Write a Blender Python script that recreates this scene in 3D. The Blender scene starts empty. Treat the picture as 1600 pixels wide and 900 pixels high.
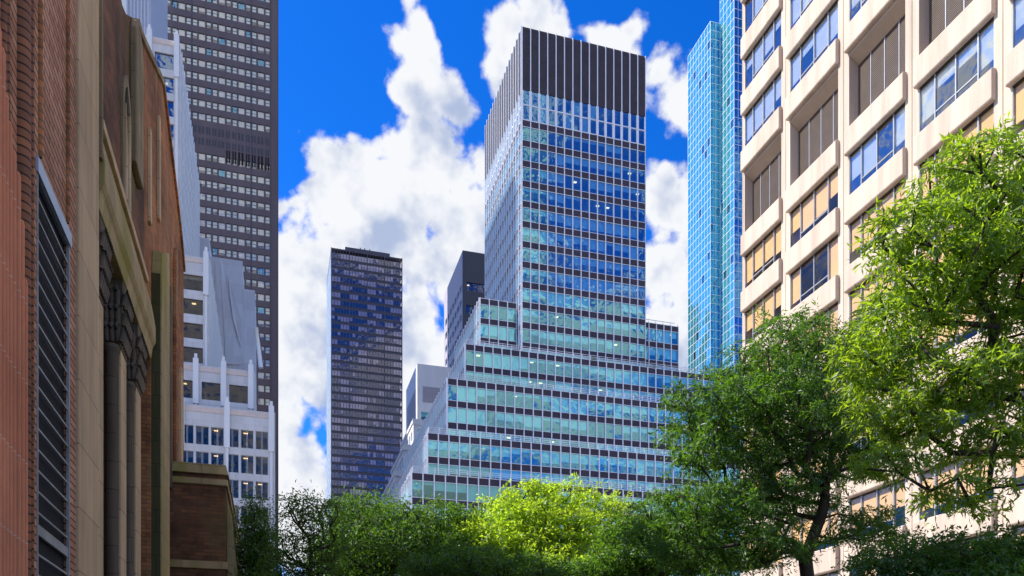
import bpy, math, random
import numpy as np
R = random.Random(7)
NP = np.random.default_rng(11)
sc = bpy.context.scene
COL = sc.collection

# ---------------------------------------------------------------- camera geometry
TH = math.radians(16.3)          # the avenue runs along +Y, the lens is turned a little to the right of it
FPX = 1281.0                     # focal length in photo pixels (1600 wide)
HZ = 1113.0                      # the horizon lies below the frame (shift lens)
EYE = 1.7
def ray(px):
    u = (px - 800) / FPX
    return u * math.cos(TH) + math.sin(TH), -u * math.sin(TH) + math.cos(TH)
def rat(px):
    x, y = ray(px); return x / y
def zat(px, py, Y):
    return (HZ - py) / FPX * Y / ray(px)[1] + EYE
def pix(x, y, z):
    f = x * math.sin(TH) + y * math.cos(TH)
    r = x * math.cos(TH) - y * math.sin(TH)
    if f < 0.5: return None
    return 800 + FPX * r / f, HZ - FPX * (z - EYE) / f

# ---------------------------------------------------------------- mesh helpers
class MB:
    def __init__(s): s.v = []; s.f = []; s.m = []; s.mats = []; s.smooth = []
    def mi(s, mat):
        if mat not in s.mats: s.mats.append(mat)
        return s.mats.index(mat)
    def poly(s, pts, mat, smooth=False):
        i = len(s.v); s.v += [tuple(p) for p in pts]
        s.f.append(list(range(i, i + len(pts)))); s.m.append(s.mi(mat)); s.smooth.append(smooth)
    def hexa(s, p, mat):             # p: bottom 4 ccw, top 4
        i = len(s.v); s.v += [tuple(q) for q in p]; k = s.mi(mat)
        for f in ((3, 2, 1, 0), (4, 5, 6, 7), (0, 1, 5, 4), (1, 2, 6, 5), (2, 3, 7, 6), (3, 0, 4, 7)):
            s.f.append([i + a for a in f]); s.m.append(k); s.smooth.append(False)
    def box(s, x0, x1, y0, y1, z0, z1, mat):
        s.hexa([(x0, y0, z0), (x1, y0, z0), (x1, y1, z0), (x0, y1, z0),
                (x0, y0, z1), (x1, y0, z1), (x1, y1, z1), (x0, y1, z1)], mat)
    def lbox(s, F, a0, a1, b0, b1, z0, z1, mat):
        P = [F.p(a0, b1), F.p(a1, b1), F.p(a1, b0), F.p(a0, b0)]
        if not F.ccw: P = P[::-1]
        s.hexa([(x, y, z0) for x, y in P] + [(x, y, z1) for x, y in P], mat)
    def lquad(s, F, a0, a1, b, z0, z1, mat):
        A, B = F.p(a0, b), F.p(a1, b)
        q = [(A[0], A[1], z0), (B[0], B[1], z0), (B[0], B[1], z1), (A[0], A[1], z1)]
        s.poly(q if F.ccw else q[::-1], mat)
    def prism(s, prof, mat, fn):     # prof: 2-D outline, fn(u, v, k) -> xyz for k = 0 / 1
        n = len(prof)
        A = [fn(u, v, 0) for u, v in prof]; B = [fn(u, v, 1) for u, v in prof]
        i = len(s.v); s.v += A + B; k = s.mi(mat)
        fs = [list(range(n - 1, -1, -1)), list(range(n, 2 * n))]
        for j in range(n):
            q = (j + 1) % n; fs.append([j, q, n + q, n + j])
        for f in fs: s.f.append([i + a for a in f]); s.m.append(k); s.smooth.append(False)
    def tube(s, pts, rad, mat, n=8, cap=True):
        pts = [np.array(p, float) for p in pts]; k = s.mi(mat); i0 = len(s.v)
        for j, p in enumerate(pts):
            d = pts[min(j + 1, len(pts) - 1)] - pts[max(j - 1, 0)]
            d = d / (np.linalg.norm(d) + 1e-9)
            a = np.cross(d, (0, 0, 1) if abs(d[2]) < .9 else (1, 0, 0)); a /= np.linalg.norm(a); b = np.cross(d, a)
            r = rad[j] if hasattr(rad, '__len__') else rad
            for q in range(n):
                w = 2 * math.pi * q / n
                s.v.append(tuple(p + r * (a * math.cos(w) + b * math.sin(w))))
        for j in range(len(pts) - 1):
            for q in range(n):
                q2 = (q + 1) % n; A = i0 + j * n
                s.f.append([A + q, A + n + q, A + n + q2, A + q2][::-1]); s.m.append(k); s.smooth.append(True)
        if cap:
            s.f.append([i0 + q for q in range(n)]); s.m.append(k); s.smooth.append(False)
            e = i0 + (len(pts) - 1) * n
            s.f.append([e + q for q in range(n)][::-1]); s.m.append(k); s.smooth.append(False)
    def lathe(s, x, y, prof, mat, n=16):     # prof: (r, z)
        s_, k = len(s.v), s.mi(mat)
        for r, z in prof:
            for q in range(n):
                w = 2 * math.pi * q / n; s.v.append((x + r * math.cos(w), y + r * math.sin(w), z))
        for j in range(len(prof) - 1):
            for q in range(n):
                q2 = (q + 1) % n; A = s_ + j * n
                s.f.append([A + q, A + q2, A + n + q2, A + n + q]); s.m.append(k); s.smooth.append(True)
        e = s_ + (len(prof) - 1) * n
        s.f.append([e + q for q in range(n)]); s.m.append(k); s.smooth.append(False)
    def build(s, name, parent=None, bevel=0):
        me = bpy.data.meshes.new(name)
        off = parent.matrix_world.translation if False else (WLOC(parent) if parent else (0, 0, 0))
        me.from_pydata([(a - off[0], b - off[1], c - off[2]) for a, b, c in s.v], [], s.f)
        for m in s.mats: me.materials.append(m)
        me.polygons.foreach_set('material_index', s.m)
        me.polygons.foreach_set('use_smooth', s.smooth)
        me.update()
        o = bpy.data.objects.new(name, me); COL.objects.link(o)
        if parent: o.parent = parent
        if bevel:
            b = o.modifiers.new('bevel', 'BEVEL'); b.width = bevel; b.segments = 2; b.limit_method = 'ANGLE'
        return o
def WLOC(o):
    x = y = z = 0
    while o: x += o.location.x; y += o.location.y; z += o.location.z; o = o.parent
    return x, y, z
class Fr:
    def __init__(s, kind, x, y):
        s.kind = kind; s.x = x; s.y = y
        s.t, s.n = {'F': ((1, 0), (0, -1)), 'L': ((0, 1), (-1, 0)), 'R': ((0, 1), (1, 0)), 'B': ((1, 0), (0, 1))}[kind]
        s.ccw = kind in 'FR'
    def p(s, a, b): return s.x + s.t[0] * a + s.n[0] * b, s.y + s.t[1] * a + s.n[1] * b
def thing(name, label, cat, loc, group=None):
    o = bpy.data.objects.new(name, None); COL.objects.link(o); o.location = loc
    o.empty_display_size = 1; tag(o, label, cat, group); return o
def tag(o, label, cat, group=None):
    o['label'] = label; o['category'] = cat
    if group: o['group'] = group
    return o
def structure(o): o['kind'] = 'structure'; return o

# ---------------------------------------------------------------- materials
class NT:
    def __init__(s, name, world=False):
        s.t = (bpy.data.worlds if world else bpy.data.materials).new(name); s.t.use_nodes = True
        s.n = s.t.node_tree; s.n.nodes.clear()
    def add(s, typ, inp=None, **kw):
        n = s.n.nodes.new(typ)
        for k, v in kw.items(): setattr(n, k, v)
        for k, v in (inp or {}).items():
            if isinstance(v, tuple) and len(v) == 2 and hasattr(v[0], 'outputs'): s.n.links.new(v[0].outputs[v[1]], n.inputs[k])
            elif hasattr(v, 'outputs'): s.n.links.new(v.outputs[0], n.inputs[k])
            else: n.inputs[k].default_value = v
        return n
    def math(s, op, a, b=None, c=None, clamp=False):
        d = {0: a}
        if b is not None: d[1] = b
        if c is not None: d[2] = c
        return s.add('ShaderNodeMath', d, operation=op, use_clamp=clamp)
    def mix(s, f, a, b, bt='MIX'):
        n = s.n.nodes.new('ShaderNodeMix'); n.data_type = 'RGBA'; n.blend_type = bt
        for i, v in ((0, f), (6, a), (7, b)):
            if isinstance(v, tuple) and len(v) == 2: s.n.links.new(v[0].outputs[v[1]], n.inputs[i])
            elif hasattr(v, 'outputs'):
                s.n.links.new(v.outputs[2] if v.bl_idname == 'ShaderNodeMix' else v.outputs[0], n.inputs[i])
            else: n.inputs[i].default_value = v if i == 0 else (*v, 1)[:4]
        return n
    def link(s, a, ai, b, bi): s.n.links.new(a.outputs[ai], b.inputs[bi])
    def pos(s): return s.add('ShaderNodeNewGeometry')
    def wallco(s):                       # (x + y, z, 0): runs along any wall of the street grid
        g = s.pos(); sp = s.add('ShaderNodeSeparateXYZ', {0: (g, 'Position')})
        return s.add('ShaderNodeCombineXYZ', {0: s.math('ADD', (sp, 0), (sp, 1)), 1: (sp, 2), 2: 0.0})
    def out(s, sh): s.add('ShaderNodeOutputMaterial', {0: sh}); return s.t
    def noise(s, scale, detail=4, rough=.55, co=None, dist=0):
        d = {'Scale': scale, 'Detail': detail, 'Roughness': rough, 'Distortion': dist}
        d['Vector'] = co if co is not None else (s.pos(), 'Position')
        return s.add('ShaderNodeTexNoise', d)
    def ramp(s, src, stops):
        n = s.add('ShaderNodeValToRGB', {0: src}); e = n.color_ramp.elements
        while len(e) < len(stops): e.new(.5)
        for k, (p, c) in enumerate(stops):
            e[k].position = p; e[k].color = (*c, 1) if isinstance(c, tuple) else (c, c, c, 1)
        return n
    def bsdf(s, color, rough=.7, spec=.4, metal=0, bump=None, bstr=.3, bdist=.02):
        d = {'Roughness': rough, 'Metallic': metal, 'Specular IOR Level': spec}
        p = s.add('ShaderNodeBsdfPrincipled', d)
        if isinstance(color, tuple) and not hasattr(color[0], 'outputs'): p.inputs[0].default_value = (*color, 1)
        else: s.n.links.new(color.outputs[2] if color.bl_idname == 'ShaderNodeMix' else color.outputs[0], p.inputs[0])
        if bump is not None:
            b = s.add('ShaderNodeBump', {'Height': bump, 'Strength': bstr, 'Distance': bdist}); s.link(b, 0, p, 'Normal')
        return p

def m_plain(name, col, rough=.6, var=.12, scale=1.5, metal=0, spec=.4, streak=False, fine=18):
    t = NT(name)
    n1 = t.noise(scale, 5, .6); n2 = t.noise(fine, 3)
    if streak:
        mp = t.add('ShaderNodeMapping', {'Vector': (t.pos(), 'Position'), 'Scale': (1.3, 1.3, .12)})
        n1 = t.noise(scale, 6, .65, co=mp)
    f = t.math('ADD', t.math('MULTIPLY', n1, .7), t.math('MULTIPLY', n2, .3))
    c = t.ramp(f, [(.3, tuple(v * (1 - var * 1.6) for v in col)), (.55, col), (.75, tuple(min(1, v * (1 + var)) for v in col))])
    return t.out(t.bsdf(c, rough, spec, metal, bump=n2, bstr=.12))

def m_brick(name, c1, c2, mortar, w=.22, h=.078, ms=.012, stain=.5, bump=.6, tint=None):
    t = NT(name); co = t.wallco()
    b = t.add('ShaderNodeTexBrick', {'Vector': co, 'Color1': (*c1, 1), 'Color2': (*c2, 1), 'Mortar': (*mortar, 1), 'Scale': 1.0,
                                     'Mortar Size': ms, 'Mortar Smooth': .15, 'Bias': -.1, 'Brick Width': w, 'Row Height': h})
    n = t.noise(.45, 6, .65); n2 = t.noise(9, 4, .6)
    k = t.ramp(n, [(.35, 1 - stain), (.62, 1.0)])
    c = t.mix(1.0, b, k, 'MULTIPLY')
    c = t.mix(t.math('MULTIPLY', n2, .45), c, t.mix(.5, c, (.05, .03, .02)))
    if tint:
        mp = t.add('ShaderNodeMapping', {'Vector': (t.pos(), 'Position'), 'Scale': (1.2, 1.2, .2)})
        q = t.ramp(t.noise(1.3, 5, .6, co=mp), [(.52, 0.0), (.68, .8)])
        c = t.mix(q, c, tint)
    hgt = t.math('ADD', t.math('MULTIPLY', (b, 'Fac'), -1.0), t.math('MULTIPLY', n2, .5))
    return t.out(t.bsdf(c, .85, .25, bump=hgt, bstr=bump, bdist=.012))

def m_stone(name, col, w=1.1, h=.55, moss=None, mossamt=.55, var=.25, joint=.35, streak=1.0):
    t = NT(name); co = t.wallco()
    b = t.add('ShaderNodeTexBrick', {'Vector': co, 'Color1': (*col, 1), 'Color2': (*[v * .86 for v in col], 1), 'Mortar': (*[v * joint for v in col], 1),
                                     'Scale': 1.0, 'Mortar Size': .008, 'Mortar Smooth': .3, 'Brick Width': w, 'Row Height': h})
    mp = t.add('ShaderNodeMapping', {'Vector': (t.pos(), 'Position'), 'Scale': (1.5, 1.5, .25)})
    n = t.noise(1.2 * streak, 7, .65, co=mp); n2 = t.noise(14, 5, .6)
    k = t.ramp(n, [(.3, 1 - var * 1.5), (.65, 1.0)])
    c = t.mix(1.0, b, k, 'MULTIPLY')
    c = t.mix(t.math('MULTIPLY', n2, .25), c, tuple(v * .55 for v in col))
    if moss:
        q = t.ramp(t.noise(.9, 6, .62, co=mp), [(.6 - mossamt * .3, 0.0), (.78 - mossamt * .3, .9)])
        c = t.mix(q, c, moss)
    hgt = t.math('ADD', t.math('MULTIPLY', (b, 'Fac'), -1.0), t.math('MULTIPLY', n2, .6))
    return t.out(t.bsdf(c, .85, .25, bump=hgt, bstr=.35, bdist=.012))

def m_glass(name, tint, refl=.3, gloss=(1, 1, 1), rough=.015, wav=.03, wscale=.5, body=None):
    t = NT(name)
    tr = t.add('ShaderNodeBsdfTransparent', {0: (*tint, 1)})
    n = t.noise(wscale, 2, .5); b = t.add('ShaderNodeBump', {'Height': n, 'Strength': wav, 'Distance': 1.0})
    gl = t.add('ShaderNodeBsdfGlossy', {0: (*gloss, 1), 'Roughness': rough}); t.link(b, 0, gl, 'Normal')
    g = t.pos()                          # Schlick reflectance, the same from both sides of the pane
    dt_ = t.add('ShaderNodeVectorMath', {0: (g, 'Normal'), 1: (g, 'Incoming')}, operation='DOT_PRODUCT')
    fr = t.math('POWER', t.math('SUBTRACT', 1.0, t.math('ABSOLUTE', (dt_, 'Value'))), 5.0)
    r0 = refl + .04
    f = t.math('ADD', t.math('MULTIPLY', fr, 1.0 - r0), r0, clamp=True)
    if body: tr = t.add('ShaderNodeBsdfDiffuse', {0: (*body, 1)})
    mx = t.add('ShaderNodeMixShader', {0: f, 1: tr, 2: gl})
    return t.out(mx)
def m_emit(name, col, s):
    t = NT(name); return t.out(t.add('ShaderNodeEmission', {0: (*col, 1), 1: s}))
def m_leaf(name, dif, trans, tf=.5, var=.35):
    t = NT(name); g = t.pos()
    ri = (g, 'Random Per Island')
    n = t.noise(.7, 3)
    v = t.math('ADD', t.math('MULTIPLY', ri, var), t.math('MULTIPLY', n, .8))
    v = t.math('ADD', v, .6 - var * .5)
    d = t.add('ShaderNodeVectorMath', {0: dif, 3: v}, operation='SCALE')
    r = t.add('ShaderNodeVectorMath', {0: trans, 3: v}, operation='SCALE')
    a = t.add('ShaderNodeBsdfDiffuse', {0: d}); b = t.add('ShaderNodeBsdfTranslucent', {0: r})
    gl = t.add('ShaderNodeBsdfGlossy', {0: (.9, .95, 1, 1), 'Roughness': .5})
    m1 = t.add('ShaderNodeMixShader', {0: tf, 1: a, 2: b})
    m2 = t.add('ShaderNodeMixShader', {0: .035, 1: m1, 2: gl})
    return t.out(m2)

M = {}
M['brick'] = m_brick('red_brick', (.74, .39, .24), (.50, .21, .11), (.10, .06, .04), w=.46, h=.105, ms=.012, stain=.3)
M['brick_dark'] = m_brick('weathered_brick', (.34, .14, .06), (.16, .075, .04), (.14, .10, .06), w=.4, h=.1, stain=.75, tint=(.15, .12, .045))
M['brick_orange'] = m_brick('orange_brick', (.66, .25, .08), (.36, .14, .055), (.22, .15, .09), w=.4, h=.1, stain=.6, tint=(.30, .24, .12))
M['terracotta'] = m_brick('salmon_terracotta', (.80, .30, .15), (.68, .22, .11), (.80, .48, .34), w=9, h=.9, ms=.008, stain=.25, bump=.3)
M['rollbrick'] = m_brick('brown_roll_brick', (.42, .16, .07), (.22, .10, .055), (.04, .03, .025), w=3, h=.105, ms=.012, stain=.4)
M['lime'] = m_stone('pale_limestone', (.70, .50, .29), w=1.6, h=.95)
M['limemoss'] = m_stone('mossy_limestone', (.52, .39, .20), moss=(.26, .23, .05), mossamt=.5)
M['dark_lime'] = m_stone('dark_limestone', (.19, .145, .10), moss=(.07, .06, .04), mossamt=.5)
M['dark_olive'] = m_stone('dark_olive_stone', (.10, .095, .04), moss=(.05, .05, .015), mossamt=.5)
M['limestain'] = m_stone('stained_limestone', (.46, .35, .21), moss=(.17, .13, .06), mossamt=.5, var=.4)
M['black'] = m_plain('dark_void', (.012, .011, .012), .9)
M['slat'] = m_plain('galvanised_slat', (.36, .36, .35), .5, .25, metal=.1)
M['flash'] = m_plain('blue_grey_flashing', (.42, .5, .62), .35, .1)
M['concrete'] = m_plain('cream_precast_concrete', (.57, .46, .375), .85, .24, .9, streak=True)
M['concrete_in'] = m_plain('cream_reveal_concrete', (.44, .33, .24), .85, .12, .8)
M['gasket'] = m_plain('dark_gasket', (.04, .035, .035), .6)
M['bronze'] = m_plain('bronze_louvre', (.12, .085, .068), .5, .2)
M['alum'] = m_plain('grey_aluminium', (.42, .43, .45), .35, .08, metal=.5)
M['blind'] = m_plain('cream_blind', (.74, .50, .26), .9, .06)
M['blind_grey'] = m_plain('pale_grey_blind', (.74, .80, .77), .9, .06)
M['blind_warm'] = m_plain('beige_blind', (.80, .74, .67), .9, .08)
M['interior'] = m_plain('office_interior', (.10, .09, .08), .9, .3)
M['ceiling'] = m_plain('office_ceiling', (.50, .52, .50), .9, .08)
M['white'] = m_plain('white_marble_cladding', (.76, .76, .79), .5, .06, .5, streak=True)
M['white_stone'] = m_stone('white_stone_panels', (.72, .71, .73), w=2.1, h=1.33, var=.08, joint=.6)
M['pinkcap'] = m_plain('rosy_stone_parapet', (.66, .55, .50), .6, .08)
M['lavender'] = m_stone('lavender_panels', (.68, .70, .80), w=4.2, h=4.2, var=.08, joint=.45)
M['ribbed'] = m_plain('pale_blue_grey_cladding', (.52, .55, .66), .5, .07)
M['brown'] = m_plain('plum_brown_masonry', (.135, .105, .118), .7, .18, .25, streak=True)
M['spandrel'] = m_plain('dark_plum_spandrel', (.06, .045, .066), .5, .2, .3, spec=.25)
M['mullion'] = m_plain('silver_mullion', (.84, .86, .92), .4, .05, metal=.2)
M['mech'] = m_plain('ribbed_dark_mechanical', (.055, .043, .055), .5, .25, .4)
M['navy'] = m_plain('dark_bronze_frame', (.075, .07, .10), .4, .15)
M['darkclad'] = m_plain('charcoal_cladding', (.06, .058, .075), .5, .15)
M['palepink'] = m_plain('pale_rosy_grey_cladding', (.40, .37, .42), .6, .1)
M['roof'] = m_plain('grey_roofing', (.22, .22, .23), .9)
M['g_right'] = m_glass('clear_office_glass', (.88, .85, .80), .02)
M['g_sky'] = m_glass('reflective_office_glass', (.72, .73, .75), .27, (.82, .9, 1), wav=.05)
M['g_pale'] = m_glass('pale_window_glass', (.9, .9, .9), .12)
M['g_blue'] = m_glass('blue_office_glass', (.50, .76, .88), .36, (.38, .74, 1), wav=.05)
M['g_teal'] = m_glass('green_tinted_glass', (.62, .98, .99), .33, (.44, .96, 1), wav=.04)
M['g_dark'] = m_glass('smoked_glass', (.70, .66, .76), .17, (.60, .60, .80), wav=.03)
M['g_mirror'] = m_glass('turquoise_mirror_glass', (.02, .10, .14), .62, (.42, .92, .84), wav=.22, wscale=.16, body=(.08, .36, .42))
M['g_mirror2'] = m_glass('deep_blue_mirror_glass', (.02, .06, .12), .5, (.16, .48, .78), wav=.12, wscale=.22, body=(.02, .12, .24))
M['g_white'] = m_glass('tinted_glass_in_white_wall', (.42, .38, .34), .04, (.8, .78, .8), wav=.06)
M['g_whiteblue'] = m_glass('blue_glass_in_white_wall', (.2, .3, .5), .30, (.6, .75, 1), wav=.03)
M['lamp'] = m_emit('office_ceiling_lamp', (1, .74, .38), 1.1)
M['bark'] = m_plain('dark_bark', (.055, .04, .03), .95, .35, 6)
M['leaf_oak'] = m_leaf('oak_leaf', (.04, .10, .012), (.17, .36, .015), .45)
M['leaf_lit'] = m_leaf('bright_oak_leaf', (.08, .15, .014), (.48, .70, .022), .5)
M['leaf_yellow'] = m_leaf('yellow_green_leaf', (.15, .24, .015), (.64, .88, .035), .55)
M['leaf_dark'] = m_leaf('locust_leaf', (.05, .115, .018), (.19, .38, .02), .42)
M['asphalt'] = m_plain('asphalt', (.05, .05, .052), .9, .2, 2)
M['paving'] = m_stone('concrete_paving', (.42, .38, .33), 1.5, 1.5)
M['kerb'] = m_plain('granite_kerb', (.32, .31, .30), .8)
M['paint'] = m_plain('road_paint', (.75, .75, .72), .7)
M['soil'] = m_plain('soil', (.05, .038, .028), .95)

# ---------------------------------------------------------------- window builder
def add_windows(root, wins, limit=100, vis=None):
    """wins: (frame, a0, a1, z0, z1, build(mb_window, mb_blind)). The ones that show largest become parts, the rest one field."""
    scored = []
    for w in wins:
        F, a0, a1, z0, z1, fn = w
        s = 0
        A = pix(*F.p(a0, 0), z0); B = pix(*F.p(a1, 0), z1)
        if A and B:
            x0, x1 = sorted((A[0], B[0])); y0, y1 = sorted((A[1], B[1]))
            if vis: lo = vis
            else: lo = (0, 0, 1600, 900)
            cx, cy = (x0 + x1) / 2, (y0 + y1) / 2
            if lo[0] <= cx <= lo[2] and lo[1] <= cy <= lo[3]: s = (x1 - x0) * (y1 - y0)
        scored.append((s, w))
    order = sorted(range(len(wins)), key=lambda i: -scored[i][0])
    top = set(order[:limit]); rest = MB()
    for i in range(len(wins)):
        F, a0, a1, z0, z1, fn = wins[i]
        if i in top:
            a, b = MB(), MB(); fn(a, b)
            o = a.build('window', root)
            if b.f: b.build('blind', o)
        else: fn(rest, rest)
    if rest.f: rest.build('glazing', root)['kind'] = 'stuff'

def pane(F, a0, a1, z0, z1, glass, b=-.06, blind=None, bl=0, bd=.16, frame=None, fw=.06, transom=None, lamp=0):
    def fn(mw, mb):
        mw.lquad(F, a0, a1, b, z0, z1, glass)
        if frame:
            mw.lbox(F, a0, a0 + fw, b - .02, b + .05, z0, z1, frame); mw.lbox(F, a1 - fw, a1, b - .02, b + .05, z0, z1, frame)
            mw.lbox(F, a0 + fw, a1 - fw, b - .02, b + .045, z0, z0 + fw, frame); mw.lbox(F, a0 + fw, a1 - fw, b - .02, b + .045, z1 - fw, z1, frame)
            if transom: mw.lbox(F, a0 + fw, a1 - fw, b - .02, b + .04, z0 + transom - fw / 2, z0 + transom + fw / 2, frame)
        if blind and bl > 0: mb.lbox(F, a0 + .03, a1 - .03, b - bd - .03, b - bd, z1 - bl * (z1 - z0), z1 - .01, blind)
        if lamp:
            m = (a0 + a1) / 2 + lamp * .2
            mw.lbox(F, m - .3, m + .3, b - 1.6, b - 1.15, z1 - .06, z1 - .01, M['lamp'])
    return (F, a0, a1, z0, z1, fn)

def masonry(mb, F, W, z0, z1, cols, rows, th, mat):
    """A pierced wall: solid bands between the rows of openings and piers between the openings; outer face at b = 0."""
    rows = sorted(rows); z = z0
    for r0, r1 in rows:
        if r0 > z: mb.lbox(F, 0, W, -th, 0, z, r0, mat)
        a = 0
        for c0, c1 in cols:
            if c0 > a: mb.lbox(F, a, c0, -th, 0, r0, r1, mat)
            a = c1
        if a < W: mb.lbox(F, a, W, -th, 0, r0, r1, mat)
        z = r1
    if z < z1: mb.lbox(F, 0, W, -th, 0, z, z1, mat)

# ================================================================ GROUND
g = MB(); g.box(-1500, 1500, -1500, 1500, -.6, -.16, M['paving']); structure(g.build('ground'))
g = MB(); g.box(1.2, 15.5, -120, 118, -.158, -.004 - .1, M['asphalt']); structure(g.build('road'))
for nm, x0, x1 in (('pavement', -2.78, 1.0), ('plaza_pavement', 15.7, 31.6)):
    g = MB(); g.box(x0, x1, -120, 118, -.158, 0.0, M['paving']); structure(g.build(nm))
for x in (1.0, 15.5):
    g = MB(); g.box(x, x + .2, -120, 118, -.158, .01, M['kerb']); structure(g.build('kerb'))
g = MB()
for k in range(-18, 19): g.box(4.4, 4.55, k * 6, k * 6 + 3, -.1, -.098, M['paint']); g.box(12.2, 12.35, k * 6, k * 6 + 3, -.1, -.098, M['paint'])
structure(g.build('lane_markings'))
g = MB(); g.box(6.6, 11.0, -120, 110, -.104, .12, M['kerb']); g.box(6.75, 10.85, -119.8, 109.8, .12, .16, M['soil']); structure(g.build('median_bed'))

# ================================================================ CHURCH (brick and limestone, at the left)
XW = -2.8
ch = thing('church', 'weathered brick and limestone church with a louvred opening, carved capitals and mossy ledges', 'church', (XW - 3, 20, 0))
def yw(px, X=XW): return X / rat(px)
outl = [(186, -20), (191, 8), (197, 22), (206, 27), (214, 40), (219, 58), (226, 74), (240, 104), (254, 134), (258, 166), (266, 232), (274, 300), (281, 360), (287, 425)]
pts = []
for px, py in outl:
    Y = yw(px); pts.append((Y, zat(px, py, Y)))
# main wall above the porch and beyond it
w = MB()
near = [p for p in pts if p[0] <= 20.3]; far = [p for p in pts if p[0] > 20.3]
ycut = 20.3; zc = near[-1][1] + (far[0][1] - near[-1][1]) * (ycut - near[-1][0]) / (far[0][0] - near[-1][0])
w.prism([(14.9, 10.9), (ycut, 10.9), (ycut, zc)] + near[::-1] + [(near[0][0] - .3, 17.2), (14.9, 17.2)], M['brick_dark'], lambda u, v, k: (XW - .9 * k, u, v))
w.build('gable_wall', ch)
w = MB()
w.prism([(ycut, 10.9), (21.3, 10.9), (21.3, 0), (far[-1][0], 0)] + far[::-1] + [(ycut, zc)], M['brick_orange'], lambda u, v, k: (XW - .9 * k, u, v))
w.build('side_wall', ch)
w = MB()                                            # near brick wall with the louvred opening
LY0, LY1, LZ0, LZ1 = yw(57), yw(108), 1.2, 8.62
w.box(XW - .6, XW, 8, LY0, 0, 17.5, M['brick']); w.box(XW - .6, XW, LY1, 13.5, 0, 17.5, M['brick'])
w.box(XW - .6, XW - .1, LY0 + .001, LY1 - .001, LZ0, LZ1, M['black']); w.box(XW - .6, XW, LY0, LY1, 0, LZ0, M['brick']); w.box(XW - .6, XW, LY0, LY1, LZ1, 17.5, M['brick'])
w.build('brick_wall', ch)
w = MB(); w.box(XW - 14, XW - .95, 8, far[-1][0] - .2, 0, 12, M['brick_dark']); w.box(XW - 14, XW - 3.2, 8, 14, 12, 17, M['brick_dark']); w.build('nave', ch)
lv = MB()
z = LZ0 + .1; k = 0
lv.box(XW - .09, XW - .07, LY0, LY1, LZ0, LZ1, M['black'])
while z < LZ1 - .12:
    big = z < 4.6 and k % 3 == 1
    dz = .13 if big else .026
    lv.box(XW - .04 if big else XW - .02, XW - .004, LY0 + .03, LY1 - .03, z, z + dz, M['slat'])
    z += .262; k += 1
lo = lv.build('louvre', ch)
fr = MB()
fr.box(XW - .03, XW + .012, LY0, LY0 + .04, LZ0, LZ1, M['slat']); fr.box(XW - .03, XW + .012, LY1 - .04, LY1, LZ0, LZ1, M['slat'])
fr.build('frame', lo)
fl = MB(); fl.hexa([(XW - .25, LY0 - .03, LZ1 - .16), (XW + .03, LY0 - .03, LZ1 - .24), (XW + .03, LY1 + .03, LZ1 - .24), (XW - .25, LY1 + .03, LZ1 - .16),
         (XW - .25, LY0 - .03, LZ1), (XW + .03, LY0 - .03, LZ1 - .05), (XW + .03, LY1 + .03, LZ1 - .05), (XW - .25, LY1 + .03, LZ1)], M['flash']); fl.build('flashing', lo)
# roll mouldings
def roll(y, r, z0, z1, mat, name, x=XW, n=20):
    m = MB(); m.lathe(x, y, [(r, z0), (r, z1)], mat, n); return m.build(name, ch)
roll(yw(31), .115, 0, 17.5, M['rollbrick'], 'roll_moulding', XW + .0, 28)
for y, r in ((yw(10), .04), (yw(3), .05), (yw(49), .03)): roll(y, r, 0, 17.5, M['rollbrick'], 'bead_moulding')
for y, r in ((yw(61), .045), (yw(104), .045)):
    m = MB(); pr = []; z = LZ1 + .02
    while z < 17.2: pr += [(r * .72, z), (r, z + .05), (r * 1.02, z + .16), (r * .8, z + .2)]; z += .22
    m.lathe(XW, y, pr, M['brick_orange'], 12); m.build('bead_moulding', ch)
for k, (px, r, py) in enumerate(((-6, .05, 40), (1, .045, 75), (7, .04, 145), (13, .04, 190), (19, .04, 235), (26, .042, 269), (32, .042, 344), (37.5, .04, 436))):
    x = XW + .13 - .002 * k; y = x / rat(px)
    m = MB(); zt = zat(px, py, y)
    m.lathe(x, y, [(r, 0), (r, zt - .05), (r * .7, zt)], M['terracotta'], 16); m.build('shaft', ch)
# limestone pier
m = MB(); m.box(XW - .6, XW + .05, 13.5, 14.95, 0, 17.6, M['lime']); m.build('limestone_pier', ch, .02)
m = MB(); m.box(XW - .6, XW + .09, 14.95, 15.06, 10.9, 17.55, M['limestain']); m.build('pier_edge', ch)
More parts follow.
